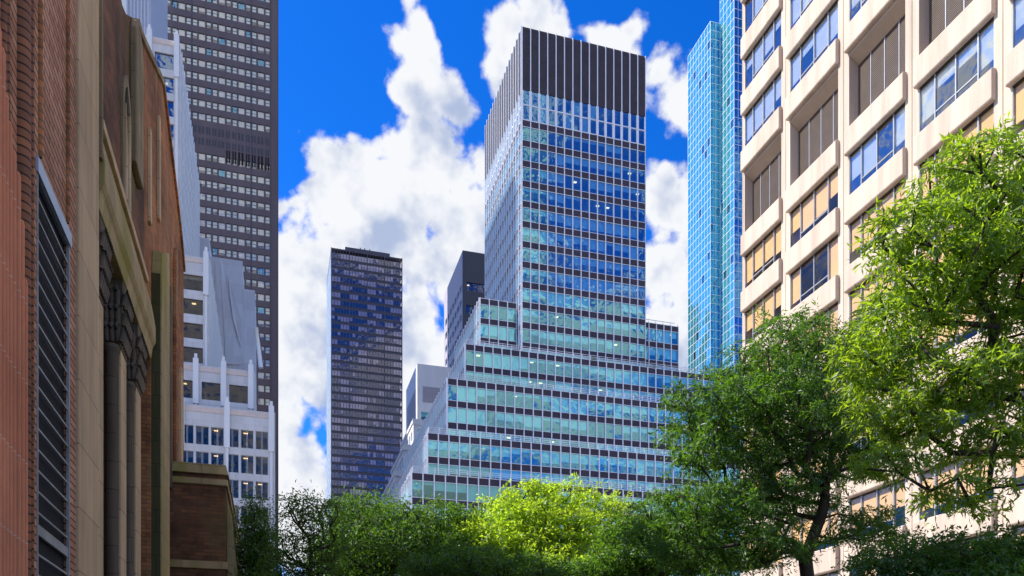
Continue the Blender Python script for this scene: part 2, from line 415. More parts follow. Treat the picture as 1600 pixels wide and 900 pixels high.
# porch
m = MB()
m.box(XW - 2.6, XW - 2.5, 14.95, 21.3, 0, 10.9, M['black']); m.box(XW - 2.5, XW - .9, 14.95, 21.3, 10.2, 10.9, M['dark_lime'])
m.box(XW - 2.5, XW - .9, 20.9, 21.3, 0, 10.2, M['dark_lime']); m.build('porch', ch)
m = MB()
m.prism([(-.9, 10.15), (.02, 10.15), (.05, 10.4), (.12, 10.55), (.12, 10.9), (.03, 11.45), (-.9, 11.45)], M['limemoss'], lambda u, v, k: (XW + u, 15.07 + k * 6.2, v))
m.build('ledge', ch, .015)
m = MB(); m.box(XW - .1, XW + .1, 15.07, 20.2, 11.453, 11.62, M['lime']); m.build('string_course', ch, .01)
for px0, px1 in ((160, 168), (194, 203), (217.5, 225)):
    y0, y1 = yw(px0), yw(px1); yc = (y0 + y1) / 2
    c = MB()
    c.box(XW - .55, XW - .12, y0, y1, 0, 8.85, M['dark_lime']); c.box(XW - .119, XW - .06, y0 + .05, y1 - .02, 0, 8.85, M['lime'])  # darker stone shaft with a paler slab on its avenue face
    c.lathe(XW - .22, y0 - .02, [(.12, 0), (.12, 8.7), (.16, 8.78), (.14, 8.9)], M['dark_lime'], 14)
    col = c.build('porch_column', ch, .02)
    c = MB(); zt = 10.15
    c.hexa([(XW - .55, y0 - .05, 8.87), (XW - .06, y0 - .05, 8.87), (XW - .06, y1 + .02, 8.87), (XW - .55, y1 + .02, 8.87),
            (XW - .6, y0 - .14, zt), (XW + .0, y0 - .14, zt), (XW + .0, y1 + .12, zt), (XW - .6, y1 + .12, zt)], M['dark_lime'])
    for lev, (zz, ex) in enumerate(((9.05, .02), (9.4, .05), (9.75, .08))):
        for q in range(6):
            t = (q + .5 * (lev % 2)) / 6; yy = y0 - .1 + t * (y1 - y0 + .2); xo = XW - .06 + ex * .6
            c.tube([(xo, yy, zz - .1), (xo + .035, yy + .01, zz + .1), (xo + .09, yy + .02, zz + .2), (xo + .10, yy + .03, zz + .12)], [.05, .06, .05, .02], M['dark_lime'], 6)
        for q in range(5):
            xx = XW - .5 + q * .1; yo = y0 - .06 - ex
            c.tube([(xx, yo, zz - .1), (xx, yo - .04, zz + .1), (xx, yo - .1, zz + .2), (xx, yo - .11, zz + .12)], [.05, .06, .05, .02], M['dark_lime'], 6)
    c.build('capital', col)
# niche
def arch(y0, y1, zs, n=7):
    w_ = y1 - y0; L = []
    for q in range(n + 1):
        a = math.acos(.5) * q / n
        L.append((y1 - w_ * (1 - math.cos(a)), zs + w_ * math.sin(a)))
    Rr = [(y0 + y1 - u, v) for u, v in L[:-1]][::-1]
    return L + Rr
m = MB()
o_ = [(17.2, 11.9)] + [] ; A = arch(17.25, 18.2, 13.5); B = arch(17.36, 18.09, 13.45)
A = [(18.2, 11.7)] + A + [(17.25, 11.7)]; B = [(18.09, 11.7)] + B + [(17.36, 11.7)]
for j in range(len(A) - 1):
    a, b, c, d = A[j], A[j + 1], B[j + 1], B[j]
    m.hexa([(XW, *a), (XW + .05, *a), (XW + .05, *d), (XW, *d), (XW, *b), (XW + .05, *b), (XW + .05, *c), (XW, *c)], M['limestain'])
nf = m.build('niche', ch)
m = MB(); m.prism(B, M['black'], lambda u, v, k: (XW + .004 + .012 * k, u, v)); m.build('niche_shade', nf)  # flat black panel on the wall, painted as the niche's shaded depth
m = MB(); m.tube([(XW + .04, 17.5, 11.72), (XW + .05, 17.5, 12.6), (XW + .04, 17.5, 13.6)], [.05, .045, .03], M['lime'], 8); m.tube([(XW + .04, 17.9, 11.72), (XW + .04, 17.9, 13.6)], .045, M['lime'], 8); m.build('niche_shaft', nf)
# upper pilaster with a rounded cap, coping along the outline
m = MB(); y0 = XW / rat(206) ; zt = zat(207, 30, y0) 
m.prism([(18.3, 13), (19.3, 13), (19.3, zt - .35), (19.15, zt - .08), (18.8, zt + .02), (18.45, zt - .08), (18.3, zt - .35)], M['limestain'], lambda u, v, k: (XW + .13 - .13 * k, u, v)); m.build('pilaster', ch, .03)
m = MB(); 
for (ya, za), (yb, zb) in zip(pts[4:-1], pts[5:]):
    m.hexa([(XW - .9, ya, za), (XW + .06, ya, za), (XW + .06, yb, zb), (XW - .9, yb, zb), (XW - .9, ya, za + .16), (XW + .06, ya, za + .16), (XW + .06, yb, zb + .16), (XW - .9, yb, zb + .16)], M['brick_orange'] if ya > 22 else M['limestain'])
m.build('coping', ch, .01)
m = MB(); m.box(XW, XW + .2, 21.40, 21.448, 0, 12.3, M['dark_olive']); m.build('dark_facing', ch)  # thin darker slab on the near side, for contrast with the avenue face
# mossy buttress and the shafts beyond it
m = MB(); yb = 21.45
m.prism([(yb, 0), (23.0, 0), (23.0, 13.1), (22.9, 13.6), (yb + .1, 12.9), (yb, 12.4)], M['limemoss'], lambda u, v, k: (XW + .24 - .24 * k, u, v)); m.build('buttress', ch, .02)
for y, wd, pj, mat, zt in ((23.6, .5, .10, M['lime'], 12.5), (24.6, .45, .08, M['dark_lime'], 13.2), (25.9, .5, .1, M['brick_orange'], 15), (27.3, .45, .1, M['lime'], 12.0)):
    m = MB(); m.prism([(y, 8), (y + wd, 8), (y + wd, zt), (y + wd * .5, zt + .5), (y, zt)], mat, lambda u, v, k: (XW + pj - pj * k, u, v)); m.build('wall_shaft', ch, .02)
for y, z0, z1 in ((20.8, 13.2, 15.4), (22.4, 14.2, 16.8)):
    m = MB(); m.box(XW, XW + .07, y, y + .22, z0, z1, M['lime']); m.build('quoin', ch, .01)

# brick annex beyond the church
AX, AY = rat(353) * 25.1, 25.1
an = thing('annex', 'low dark brick annex with stone coping between the church and the small pointed tree', 'annex', ((XW + AX) / 2, AY, 0))
azt = zat(353, 727, AY)
m = MB(); m.box(XW + .003, AX, AY, 37, 0, azt - .3, M['brick_dark']); m.build('wall', an)
m = MB(); m.hexa([(XW + .003, AY - .08, azt - .3), (AX + .08, AY - .08, azt - .3), (AX + .08, 37, azt - .3), (XW + .003, 37, azt - .3),
                  (XW + .003, AY - .02, azt), (AX + .0, AY - .02, azt), (AX + .0, 37, azt), (XW + .003, 37, azt)], M['limemoss']); m.build('coping', an, .015)
for zz, hh in ((zat(353, 760, AY), .18), (zat(353, 890, AY), .22)):
    m = MB(); m.box(XW + .003, AX + .05, AY - .05, 37, zz, zz + hh, M['limemoss']); m.build('stone_band', an, .01)
for y in (25.6, 28.5, 31.5):
    m = MB(); m.prism([(AX, 0), (AX + .55, 0), (AX + .5, 3.8), (AX + .12, 7.6), (AX, 8.0)], M['limemoss'], lambda u, v, k: (u, y + .6 * k, v)); m.build('buttress', an, .015)

# ================================================================ WHITE STEPPED TOWER (left, behind the church)
wt = thing('white_tower', 'white stone office tower stepping down in tiers with slim fins and dark square windows', 'office tower', (-8, 160, 0))
wins = []
def white_tier(yf, pxr, depth, ztop, zbot, xl, pitch, wfrac, fh, wh, first, fin=True, tri=False, gw='g_white'):
    xr = rat(pxr) * yf; W = xr - xl; F = Fr('F', xl, yf)
    nb = int(W / pitch); cols = []
    for k in range(nb):
        a1 = W - 1.0 - k * pitch; a0 = a1 - pitch * wfrac
        if a0 > .2: cols.append((a0, a1))
    cols = cols[::-1]; rows = []; z = ztop - first
    while z - wh > zbot: rows.append((z - wh, z)); z -= fh
    mb = MB(); masonry(mb, F, W, zbot, ztop, cols, rows, .5, M['white_stone'])
    # side wall with its own narrow windows
    G = Fr('R', xr, yf + .5); sc_ = []; a = .8
    while a + 1.4 < depth - .6: sc_.append((a, a + 1.5)); a += 2.4
    masonry(mb, G, depth - .5, zbot, ztop, sc_, rows, .16, M['white'])
    mb.box(xl, xr - .2, yf + .5, yf + depth, ztop - .4, ztop - .05, M['roof'])
    mb.box(xl, xr - 5, yf + 5, yf + depth, zbot, ztop - .4, M['interior'])
    for r0, r1 in rows: mb.box(xl + .1, xr - .52, yf + .52, yf + depth - .1, r1 + .02, r1 + .5, M['ceiling'])
    mb.lbox(F, 0, W, .002, .12, ztop - 1.0, ztop - .25, M['pinkcap'])
    mb.build('tier', wt)
    for r0, r1 in rows:
        for c0, c1 in cols:
            if tri:
                mid = (c0 + c1) / 2
                wins.append(pane(F, c0, mid - .04, r0, r1, M['g_white'], -.3, M['blind_grey'], R.choice((0, 0, 0, .3)), frame=M['alum'], fw=.07, lamp=R.choice((0, 0, 0, 1))))
                wins.append(pane(F, mid + .04, c1, r0, r1, M['g_white'], -.3, M['blind_grey'], R.choice((0, 0, 0, .3)), frame=M['alum'], fw=.07))
            else:
                wins.append(pane(F, c0, c1, r0, r1, M[gw], -.3, M['blind_grey'], R.choice((0, 0, 0, .25)) if gw == 'g_white' else 0, frame=M['gasket'], fw=.05, lamp=R.choice((0, 0, .5))))
        for c0, c1 in sc_: wins.append(pane(G, c0, c1, r0, r1, M['g_white'], -.12))
    if fin:
        step = 1 if not tri else 3
        for k in range(0, len(cols) + 1, step):
            a = W - .5 - k * pitch
            if a < .3: continue
            m = MB(); top = ztop + .9
            m.lbox(F, a - .42, a + .42, .003, .55, ztop - 6.4, top, M['white']); m.lbox(F, a - .22, a + .22, .003, .35, top, top + .8, M['white'])
            m.lbox(F, a - .2, a + .2, .003, .3, zbot, ztop - 6.4, M['white']); m.build('fin', wt)
        k = 0; a = .4
        while a < depth - .6:
            m = MB(); m.lbox(G, a - .14, a + .14, .003, .10, zbot, ztop + .8 - (.0 if k % 2 else .5), M['white']); m.build('fin', wt); a += 2.4; k += 1
Yt = 153
white_tier(153, 281, 41, zat(281, 66, 153), 70, -45, 4.35, .70, 4.03, 2.75, 2.4, gw='g_whiteblue')
white_tier(147, 327, 41, zat(327, 404, 147), 50, -45, 4.6, .72, 4.05, 2.6, 3.1)
white_tier(142, 397, 38, zat(397, 580, 142), 40, -40, 4.25, .68, 4.1, 2.9, 2.6)
white_tier(138, 429, 36, zat(429, 645, 138), 0, -40, 2.25, .86, 4.05, 2.9, 3.2, tri=True)
m = MB()                                             # ribbed crown block on the roof
x0, x1 = rat(193) * 175, rat(233) * 175
m.box(x0, x1, 175, 203, 100, 176, M['ribbed'])
k = 0; F = Fr('F', x0, 175)
while k * .62 < x1 - x0: m.lbox(F, k * .62, k * .62 + .26, .003, .3, 100, 176.5, M['ribbed']); k += 1
G = Fr('R', x1, 175)
for k in range(38): m.lbox(G, k * .72 + .1, k * .72 + .4, .003, .3, 100, 176.5, M['ribbed'])
m.lbox(F, -.5, .65, -.6, .7, 100, 178, M['white'])
m.build('ribbed_crown', wt)
add_windows(wt, wins, 100, (225, 40, 432, 800))

# pale panelled block behind the second tier
pb = thing('panelled_block', 'pale lavender block clad in slanting folded panels behind the white fins', 'building', (-9, 205, 0))
Yp = 200
def q(px, py, Y=Yp): return rat(px) * Y, zat(px, py, Y)
m = MB(); xr, zt = q(379, 408); xl = q(300, 408)[0]
m.box(xl, xr, Yp, Yp + 24, 0, zt, M['lavender']); m.build('wall', pb)
m = MB(); xr2, zt2 = q(398, 444); m.box(xr + .01, xr2, Yp + 3, Yp + 22, 0, zt2, M['lavender']); m.build('side_wing', pb)
m = MB(); x3, z3 = q(327, 371); m.box(xl, x3, Yp + .5, Yp + 20, zt + .01, z3, M['lavender']); m.build('upper_wing', pb)
def fold(pxy, out, mat=M['lavender']):
    m = MB(); P = [q(a, b) for a, b in pxy]
    i = [(x, Yp - .05, z) for x, z in P]; o = [(x, Yp - .05 - d, z) for (x, z), d in zip(P, out)]
    m.prism([(j, 0) for j in range(len(P))], mat, lambda u, v, k: o[int(u)] if k == 0 else i[int(u)]); return m.build('folded_panel', pb)
fold([(336, 570), (352, 570), (344, 408), (336, 408)], (.1, .7, .1, .1))
fold([(353, 570), (377, 570), (347, 408), (344, 408)], (.65, .1, .1, .3))
fold([(364, 500), (377, 545), (377, 500), (356, 430)], (.75, .2, .5, .3))
ms = thing('roof_mast', 'slim white mast leaning on a terrace before the dark brown tower', 'mast', (rat(404) * 150, 150, zat(404, 575, 150)))
m = MB(); m.tube([(rat(408) * 150, 150, zat(408, 575, 150)), (rat(401) * 150, 150, zat(401, 512, 150))], [.45, .3], M['white'], 8); m.build('pole', ms)
m = MB(); m.tube([(rat(410.5) * 150, 150, zat(410.5, 575, 150)), (rat(404) * 150, 150, zat(404, 520, 150))], [.3, .2], M['navy'], 6); m.build('strut', ms)

# ================================================================ DARK BROWN TOWER
bt = thing('brown_tower', 'tall plum brown masonry tower with rows of pale windows', 'tower', (-20, 255, 0))
YB = 240; xr = rat(435) * YB; W = 54.0; xl = xr - W; F = Fr('F', xl, YB)
zmax = 240; fl = 20.65 / FPX * YB / ray(340)[1]
cols = []; a = W - 2.3
pit = [1.72, 2.05, 1.72]
while a > 4:
    for k in (0, 1, 2):
        wdt = (1.25, 1.78, 1.25)[k]; cols.append((a - wdt, a)); a -= wdt + .27
    a -= .08
cols = cols[::-1]
zr = zat(405, 97, YB)       # a row centre near the right edge
rows = []
zz = zr + fl * 9
while zz > 30:
    pyc = HZ - (zz - EYE) * FPX / (YB / ray(405)[1])
    if not (212 < pyc < 257): rows.append((zz - .95, zz + .95))
    zz -= fl
mb = MB(); masonry(mb, F, W, 0, zmax, cols, rows[::-1], .5, M['brown'])
mb.box(xl, xr, YB + .5, YB + 30, 0, zmax, M['brown'])
for k in range(0, len(cols), 9): 
    a = cols[k][0] - .14; mb.lbox(F, a - .12, a + .12, .003, .05, 0, zmax, M['navy'])
mb.lbox(F, W - 1.9, W - .2, .003, .35, 0, zmax, M['brown'])
mb.build('wall', bt)
for py0, py1, den in ((213, 224, 1), (231, 241, 1), (243, 262, 2)):
    lv = MB()
    za, zb = zat(400, py1, YB), zat(400, py0, YB)
    for c0, c1 in cols:
        if den == 2 and c0 < W - 14: continue
        nn = 2
        for s in range(nn):
            w_ = (c1 - c0) / nn; lv.lbox(F, c0 + s * w_, c0 + s * w_ + w_ * .62, .01, .05, za, zb, M['black'] if den == 2 else M['darkclad'])
    lv.build('louvre_band', bt)
wins = []
for r0, r1 in rows:
    for j, (c0, c1) in enumerate(cols):
        wide = (c1 - c0) > 1.5; rr = R.random()
        wins.append(pane(F, c0, c1, r0, r1, M['g_blue'] if rr < .05 else M['g_pale'], -.28, M['blind_warm'] if wide else M['blind_grey'],
                         (0 if rr < .05 else R.choice((1, 1, 1, .9, .55))), bd=.06, frame=M['navy'], fw=.09, transom=None if wide else .95))
add_windows(bt, wins, 100, (290, 0, 435, 640))

# ================================================================ DARK GLASS TOWER
dt = thing('glass_tower', 'dark smoked glass tower standing alone against the clouds with a plant room on top', 'tower', (44, 410, 0))
YD = 400; x0, x1 = rat(518) * YD, rat(628) * YD; W = x1 - x0; zt = zat(628, 404, YD); F = Fr('F', x0, YD); G = Fr('L', x0, YD)
fl = 3.75; nb = 24; bw = W / nb; dep = YD / 1 * 0
yb2 = x0 / rat(511.5); D = yb2 - YD
mb = MB()
mb.box(x0 + 4, x1 - .1, YD + 4, YD + D, 0, zt - .5, M['interior'])
mb.box(x0 + .02, x1, YD + .02, YD + D, zt - .6, zt, M['navy'])
wins = []
z = zt - 2.2; nr = 0
while z > 20:
    mb.box(x0 + .1, x1 - .1, YD + .1, YD + D - .1, z - fl + .02, z - fl + 1.2, M['navy'])
    for k in range(nb):
        a0, a1 = k * bw + .05, (k + 1) * bw - .05; 
        blk = (k // 3, nr); rb = random.Random(blk[0] * 131 + nr * 17).random()
        bl = .9 if rb < .38 else 0
        if R.random() < .12: bl = R.choice((0, .6))
        wins.append(pane(F, a0, a1, z - fl + 1.25, z, M['g_dark'], -.05, M['blind_warm'], bl))
    for k in range(10): 
        w2 = D / 10; wins.append(pane(G, k * w2 + .05, (k + 1) * w2 - .05, z - fl + 1.25, z, M['g_blue'], -.05, M['blind_grey'], .8))
    z -= fl; nr += 1
for k in range(nb + 1): mb.lbox(F, k * bw - (.22 if k % 6 == 0 else .1), k * bw + (.22 if k % 6 == 0 else .1), .003, .32 if k % 6 == 0 else .2, 0, zt, M['navy'])
for k in range(11): mb.lbox(G, k * D / 10 - .1, k * D / 10 + .1, .003, .35, 0, zt, M['mullion'])
zz = zt - 2.2
while zz > 20: mb.lbox(F, 0, W, .002, .08, zz - fl + 1.0, zz - fl + 1.22, M['navy']); mb.lbox(G, 0, D, .002, .06, zz - fl + .1, zz - fl + 1.2, M['mullion']); zz -= fl
mb.build('curtain_wall', dt)
add_windows(dt, wins, 100, (512, 400, 628, 760))
ph = MB(); ph.box(rat(540) * YD, rat(610) * YD, YD + 2, YD + 16, zt - .4, zt + 2.6, M['navy']); ph.build('plant_room', dt)
for px in (565, 572, 580):
    m = MB(); m.tube([(rat(px) * YD, YD + 6, zt + 2.5), (rat(px) * YD, YD + 6, zt + 5.4)], .25, M['navy'], 6); m.build('aerial', dt)

# ================================================================ WHITE TERRACED BUILDING behind the stepped tower
tb = thing('terraced_building', 'white terraced building with small green windows between the two glass towers', 'building', (40, 205, 0))
wins = []
for n, (px, py, Y, dep, x1) in enumerate(((652, 568, 206, 18, 75), (646, 657, 200, 20, 70), (631.5, 697, 195, 22, 60), (618, 737, 190, 24, 60), (600, 790, 187, 26, 60))):
    X = rat(px) * Y; zt = zat(px, py, Y); F = Fr('F', X, Y); G = Fr('L', X, Y); mb = MB()
    zb = 0
    rows = []; z = zt - (12 if n == 0 else 2.0)
    while z > max(zt - 42, 6): rows.append((z - 2.3, z)); z -= 4.3
    cols = [(1.0, 3.4), (4.2, 6.6), (7.4, 9.8)]; sc_ = [(1.2 + k * 3, 3.0 + k * 3) for k in range(int((dep - 1) // 3))]
    extra = []
    masonry(mb, F, x1 - X, zb, zt, cols, rows[::-1], .5, M['white'])
    masonry(mb, Fr('L', X, Y + .5), dep - .5, zb, zt, sc_, rows[::-1], .5, M['white'])
    mb.box(X + .5, x1, Y + .5, Y + dep, zt - .5, zt - .1, M['roof']); mb.box(X + 3, x1, Y + 3, Y + dep, 0, zt - .5, M['interior'])
    if n == 0: mb.lbox(F, 1.4, 20, .002, .06, zt - 9.6, zt - 5.6, M['palepink']); mb.lbox(G, 2, dep - 2, .002, .06, zt - 16, zt - 5.6, M['palepink'])
    else: mb.lbox(F, -.25, x1 - X, .002, .35, zt - 1.0, zt + .35, M['white']); mb.lbox(G, 0, dep, .002, .25, zt - .6, zt + .2, M['white'])
    mb.build('tier', tb)
    for r0, r1 in rows:
        for c0, c1 in cols: wins.append(pane(F, c0, c1, r0, r1, M['g_teal'], -.3, M['blind_grey'], .5))
        for c0, c1 in sc_: wins.append(pane(Fr('L', X, Y + .5), c0, c1, r0, r1, M['g_teal'], -.3))
add_windows(tb, wins, 60, (600, 570, 700, 800))

# ================================================================ CHARCOAL BLOCK behind the stepped tower
cb = thing('charcoal_block', 'charcoal block with a pale sunlit side just behind the stepped glass tower', 'building', (60, 245, 0))
YC = 230; X = rat(723) * YC; zt = zat(723, 391, YC); yb_ = X / rat(694); D = yb_ - YC; F = Fr('F', X, YC); G = Fr('L', X, YC)
mb = MB()
rows = [(zat(740, py + 13, YC), zat(740, py, YC)) for py in (442, 478, 516, 553, 590)]
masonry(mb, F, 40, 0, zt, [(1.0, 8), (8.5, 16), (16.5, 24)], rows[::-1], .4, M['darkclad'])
sc_ = [(1.2 + k * 3.4, 3.7 + k * 3.4) for k in range(int((D - 1) // 3.4))]
rows2 = []; z = zt - 9
while z > 60: rows2.append((z - 1.9, z)); z -= 4.2
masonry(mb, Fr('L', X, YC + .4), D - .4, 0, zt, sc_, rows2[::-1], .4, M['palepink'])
mb.box(X + .4, X + 40, YC + .4, yb_, zt - .5, zt - .02, M['roof']); mb.box(X + 3, X + 40, YC + 3, yb_, 0, zt - .5, M['interior'])
mb.build('wall', cb)
wins = []
for r0, r1 in rows:
    for c in ((1.0, 8), (8.5, 16), (16.5, 24)):
        for s in range(4):
            w_ = (c[1] - c[0]) / 4; wins.append(pane(F, c[0] + s * w_, c[0] + (s + 1) * w_ - .1, r0, r1, M['g_dark'], -.25, M['blind_warm'], R.choice((0, 0, .5, .3)), lamp=R.choice((0, 0, 1))))
for r0, r1 in rows2:
    for c0, c1 in sc_: wins.append(pane(Fr('L', X, YC + .4), c0, c1, r0, r1, M['g_blue'], -.25, M['blind_grey'], R.choice((0, .5, 1))))
add_windows(cb, wins, 100, (690, 390, 762, 600))

# ================================================================ STEPPED GLASS TOWER (centre)
st = thing('stepped_tower', 'tall stepped glass office tower with silver mullions and dark spandrels at the centre', 'office tower', (56, 150, 0))
BAY = 1.67; FH = 3.62; WH = 2.5
swins = []
def curtain(part, F, W, z0, zt, side=False, mech=0, dbl=0, glass='g_teal', fh=FH, core=3.5, high=None):
    nb = max(1, round(W / BAY)); bw = W / nb; z = zt
    mb = part
    if mech:
        mb.lbox(F, 0, W, -.3, -.02, z - mech, z, M['mech'])
        k = .4
        while k < mech: mb.lbox(F, 0, W, -.019, .012, z - k, z - k + .07, M['mech']); k += .35
        z -= mech
    rows = []
    if dbl:
        for s in (0, 1):
            h = dbl / 2; rows.append((z - h + .12, z - .12, 'd')); mb.lbox(F, 0, W, -.25, .02, z - h - .06, z - h + .12, M['mullion']); z -= h
    while z - (fh - WH) > z0 + .3:
        sp = fh - WH
        mb.lbox(F, 0, W, -.25, -.01, z - sp, z, M['spandrel'])
        mb.lbox(F, 0, W, -.03, .04, z - sp - .05, z - sp + .03, M['mullion']); mb.lbox(F, 0, W, -.03, .04, z - .05, z + .03, M['mullion'])
        z -= sp
        if z > z0 + .2: rows.append((max(z0, z - WH), z, 'w'))
        z -= WH
    for k in range(nb + 1):
        e = .0
        mb.lbox(F, max(0, k * bw - .085), min(W, k * bw + .085), -.1, .25 if side else .14, z0, zt + .05, M['mullion'])
    blindrun = 0
    for r0, r1, kd in rows:
        for k in range(nb):
            a0, a1 = k * bw + .09, (k + 1) * bw - .09
            if kd == 'd':
                mb.lbox(F, a0 - .01, a0 + .16, -.06, .05, r0, r1, M['mullion']); mb.lbox(F, a1 - .16, a1 + .01, -.06, .05, r0, r1, M['mullion'])
                a0 += .16; a1 -= .16
                swins.append(pane(F, a0, a1, r0, r1, M['g_blue'], -.08, M['blind_grey'], R.choice((0, 0, 0, 0, .9))))
                continue
            if R.random() < .45: blindrun = R.choice((0, .2, .35, .5, .5, .6, .75, 1.0))
            gl = M[glass]
            if high: gl = M['g_blue'] if (k >= 3 and r0 > high) else M['g_teal']
            swins.append(pane(F, a0, a1, r0, r1, gl, -.08, M['blind_grey'], blindrun, lamp=(R.choice((0, 0, 0, 0, 0, 0, 0, 0, -1, 1)) if blindrun < .6 and not side else 0)))
    return rows
def block(name, x0, x1, y0, y1, z0, zt, right=False, **kw):
    mb = MB()
    rows = curtain(mb, Fr('F', x0, y0), x1 - x0, z0, zt, **kw)
    kw2 = dict(kw); kw2['high'] = None; kw2['glass'] = 'g_blue' if kw.get('high') else 'g_teal'
    curtain(mb, Fr('L', x0, y0), y1 - y0, z0, zt, side=True, **kw2)
    mb.box(x0 + 4.5, x1 - 1, y0 + 4.5, y1 - 1, z0, zt - .5, M['interior'])
    mb.box(x1 - .3, x1, y0 + .1, y1, z0, zt, M['spandrel']); mb.box(x0 + .3, x1 - .3, y1 - .3, y1, z0, zt, M['spandrel'])
    for r0, r1, kd in rows: mb.box(x0 + .3, x1 - .35, y0 + .3, y1 - .35, r1 + .01, r1 + .35, M['ceiling'])
    mb.box(x0 + .3, x1 - .3, y0 + .3, y1 - .3, zt - .4, zt - .06, M['roof'])
    return mb.build(name, st)
FT = 145.0
tx0, tx1 = rat(815.5) * FT, rat(1008.5) * FT; tzt = zat(815.5, 41, FT); tyb = tx0 / rat(759)
z4 = zat(727, 537, 140); z3 = zat(699, 590.5, 133); z2 = zat(668, 676, 126); z1 = zat(643, 738, 120)
zw = zat(750, 465.5, 147.5)
block('tower_shaft', tx0, tx1, FT, tyb, z4 - 1, tzt, mech=11.6, dbl=5.6, fh=3.74, high=80)
wx0 = rat(750) * 147.5; wx1 = rat(1060) * 147.5
block('wing', wx0, tx0 - .3, 147.5, tyb - 3, z4 - 1, zw)
block('wing', tx1 + .3, wx1, 147.5, tyb - 3, z4 - 1, zw)
block('setback_tier', rat(727) * 140, rat(1111) * 140, 140, 176, z3 - 1, z4)
block('setback_tier', rat(699) * 133, rat(1111) * 140 + 5, 133, 179, z2 - 1, z3)
block('setback_tier', rat(668) * 126, rat(1111) * 140 + 10, 126, 182, z1 - 1, z2)
block('setback_tier', rat(643) * 120, rat(1111) * 140 + 15, 120, 185, 0, z1)
add_windows(st, swins, 100, (640, 130, 1110, 745))
# terrace railings
for x0, x1, y, z in ((rat(727) * 140, 80, 140, z4), (rat(699) * 133, 85, 133, z3), (rat(668) * 126, 90, 126, z2), (rat(643) * 120, 95, 120, z1)):
    m = MB(); F = Fr('F', x0 + .2, y + .25)
    for h in (.35, .65, .95): m.lbox(F, 0, x1 - x0, -.03, .03, z + h, z + h + .05, M['mullion'])
    a = 0
    while a < x1 - x0: m.lbox(F, a, a + .05, -.04, .04, z - .05, z + 1.0, M['mullion']); a += 1.67
    G = Fr('L', x0 + .25, y + .3)
    for h in (.35, .65, .95): m.lbox(G, 0, 6, -.03, .03, z + h, z + h + .05, M['mullion'])
    m.build('railing', st)
m = MB(); F = Fr('F', tx1 + .5, 148.2); m.lbox(F, 0, wx1 - tx1 - 1, -.04, .04, zw + .9, zw + 1.0, M['mullion'])
for k in range(6): m.lbox(F, k * 1.6, k * 1.6 + .06, -.03, .03, zw, zw + .92, M['mullion'])
m.build('railing', st)

# ================================================================ TURQUOISE MIRROR TOWER
mt = thing('mirror_tower', 'turquoise mirror glass tower with a sawtooth corner beyond the cream building', 'tower', (134, 225, 0))
YM = 220; mb = MB()
xa = rat(1110) * YM; ya = xa / rat(1075); xb = rat(1125) * YM; yb = xb / rat(1147); xc = rat(1166) * yb
za = zat(1110, 33, YM); zb = za + 22
faces = ((Fr('L', xa, YM), ya - YM, za, 8, 'g_mirror'), (Fr('F', xa, YM), xb - xa, za, 2, 'g_mirror2'), (Fr('L', xb, yb), YM - yb, zb, 4, 'g_mirror'), (Fr('F', xb, yb), xc - xb, zb, 3, 'g_mirror2'))
mwins = []
for F, W, zt, nb, gl in faces:
    bw = W / nb; z = zt
    while z > 5:
        mb.lbox(F, 0, W, -.1, .03, z - .06, z + .06, M['mullion'])
        for k in range(nb):
            mwins.append(pane(F, k * bw + .04, (k + 1) * bw - .04, z - 2.65 + .06, z - .06, M[gl] if R.random() < .96 else M['g_teal'], -.03 - .004 * R.random()))
        z -= 2.65
    for k in range(nb + 1): mb.lbox(F, k * bw - .04, k * bw + .04, -.1, .06, 0, zt, M['mullion'])
mb.box(xa + .3, xb + .3, YM + .3, ya - .2, 0, za - .2, M['darkclad']); mb.box(xb + .3, xb + 30, yb + .3, YM - .1, 0, zb - .2, M['darkclad'])
mb.build('curtain_wall', mt)
add_windows(mt, mwins, 100, (1075, 0, 1156, 580))

# ================================================================ CREAM CONCRETE BUILDING (right)
XR = 32.0
cbld = thing('concrete_building', 'cream precast concrete office building with deep spandrels and bronze louvres at the right', 'office building', (XR + 6, 36, 0))
ycol = [XR / rat(p) for p in (1161, 1227.5, 1318, 1425, 1567)]
pt = ycol[3] - ycol[4]
ycol = ycol + [ycol[4] - pt, ycol[4] - 2 * pt, ycol[4] - 3 * pt]
SP = 1.5; WN = 2.47; FLR = SP + WN
ztop = 63.0
levels = []          # (window z0, z1, louvre?)
zs = 33.85           # underside of the spandrel below the louvre floor
levels.append((zs + SP, zs + SP + 4.45, True))
z = zs
while z > 3: levels.append((z - WN, z, False)); z -= FLR
z = zs + SP + 4.45 + SP
while z < ztop - 3: levels.append((z, z + WN, False)); z += FLR
body = MB()
yA, yZ = ycol[-1] - .5, ycol[0] + .1
body.box(XR + .9, XR + 22, yZ - .6, yZ, 0, ztop, M['concrete'])             # far end wall
body.box(XR + 6, XR + 22, yA, yZ - .6, 0, ztop, M['interior'])
body.box(XR + .02, XR + 22, yA, yZ, ztop, ztop + 1.5, M['concrete'])
for w0, w1, lvv in levels: body.box(XR + .95, XR + 21, yA + .1, yZ - .65, w1 + .06, w1 + .5, M['ceiling']); body.box(XR + .95, XR + 6, yA + .1, yZ - .65, w0 - .4, w0 - .05, M['interior'])
body.build('core', cbld)
for j, y in enumerate(ycol):
    m = MB(); h = .48 if j else .22
    m.box(XR, XR + .9, y - h, y - .016, 0, ztop, M['concrete']); m.box(XR, XR + .9, y + .016, y + (h if j else .1), 0, ztop, M['concrete']); m.box(XR + .03, XR + .9, y - .015, y + .015, 0, ztop, M['gasket'])
    m.build('column', cbld, .02)
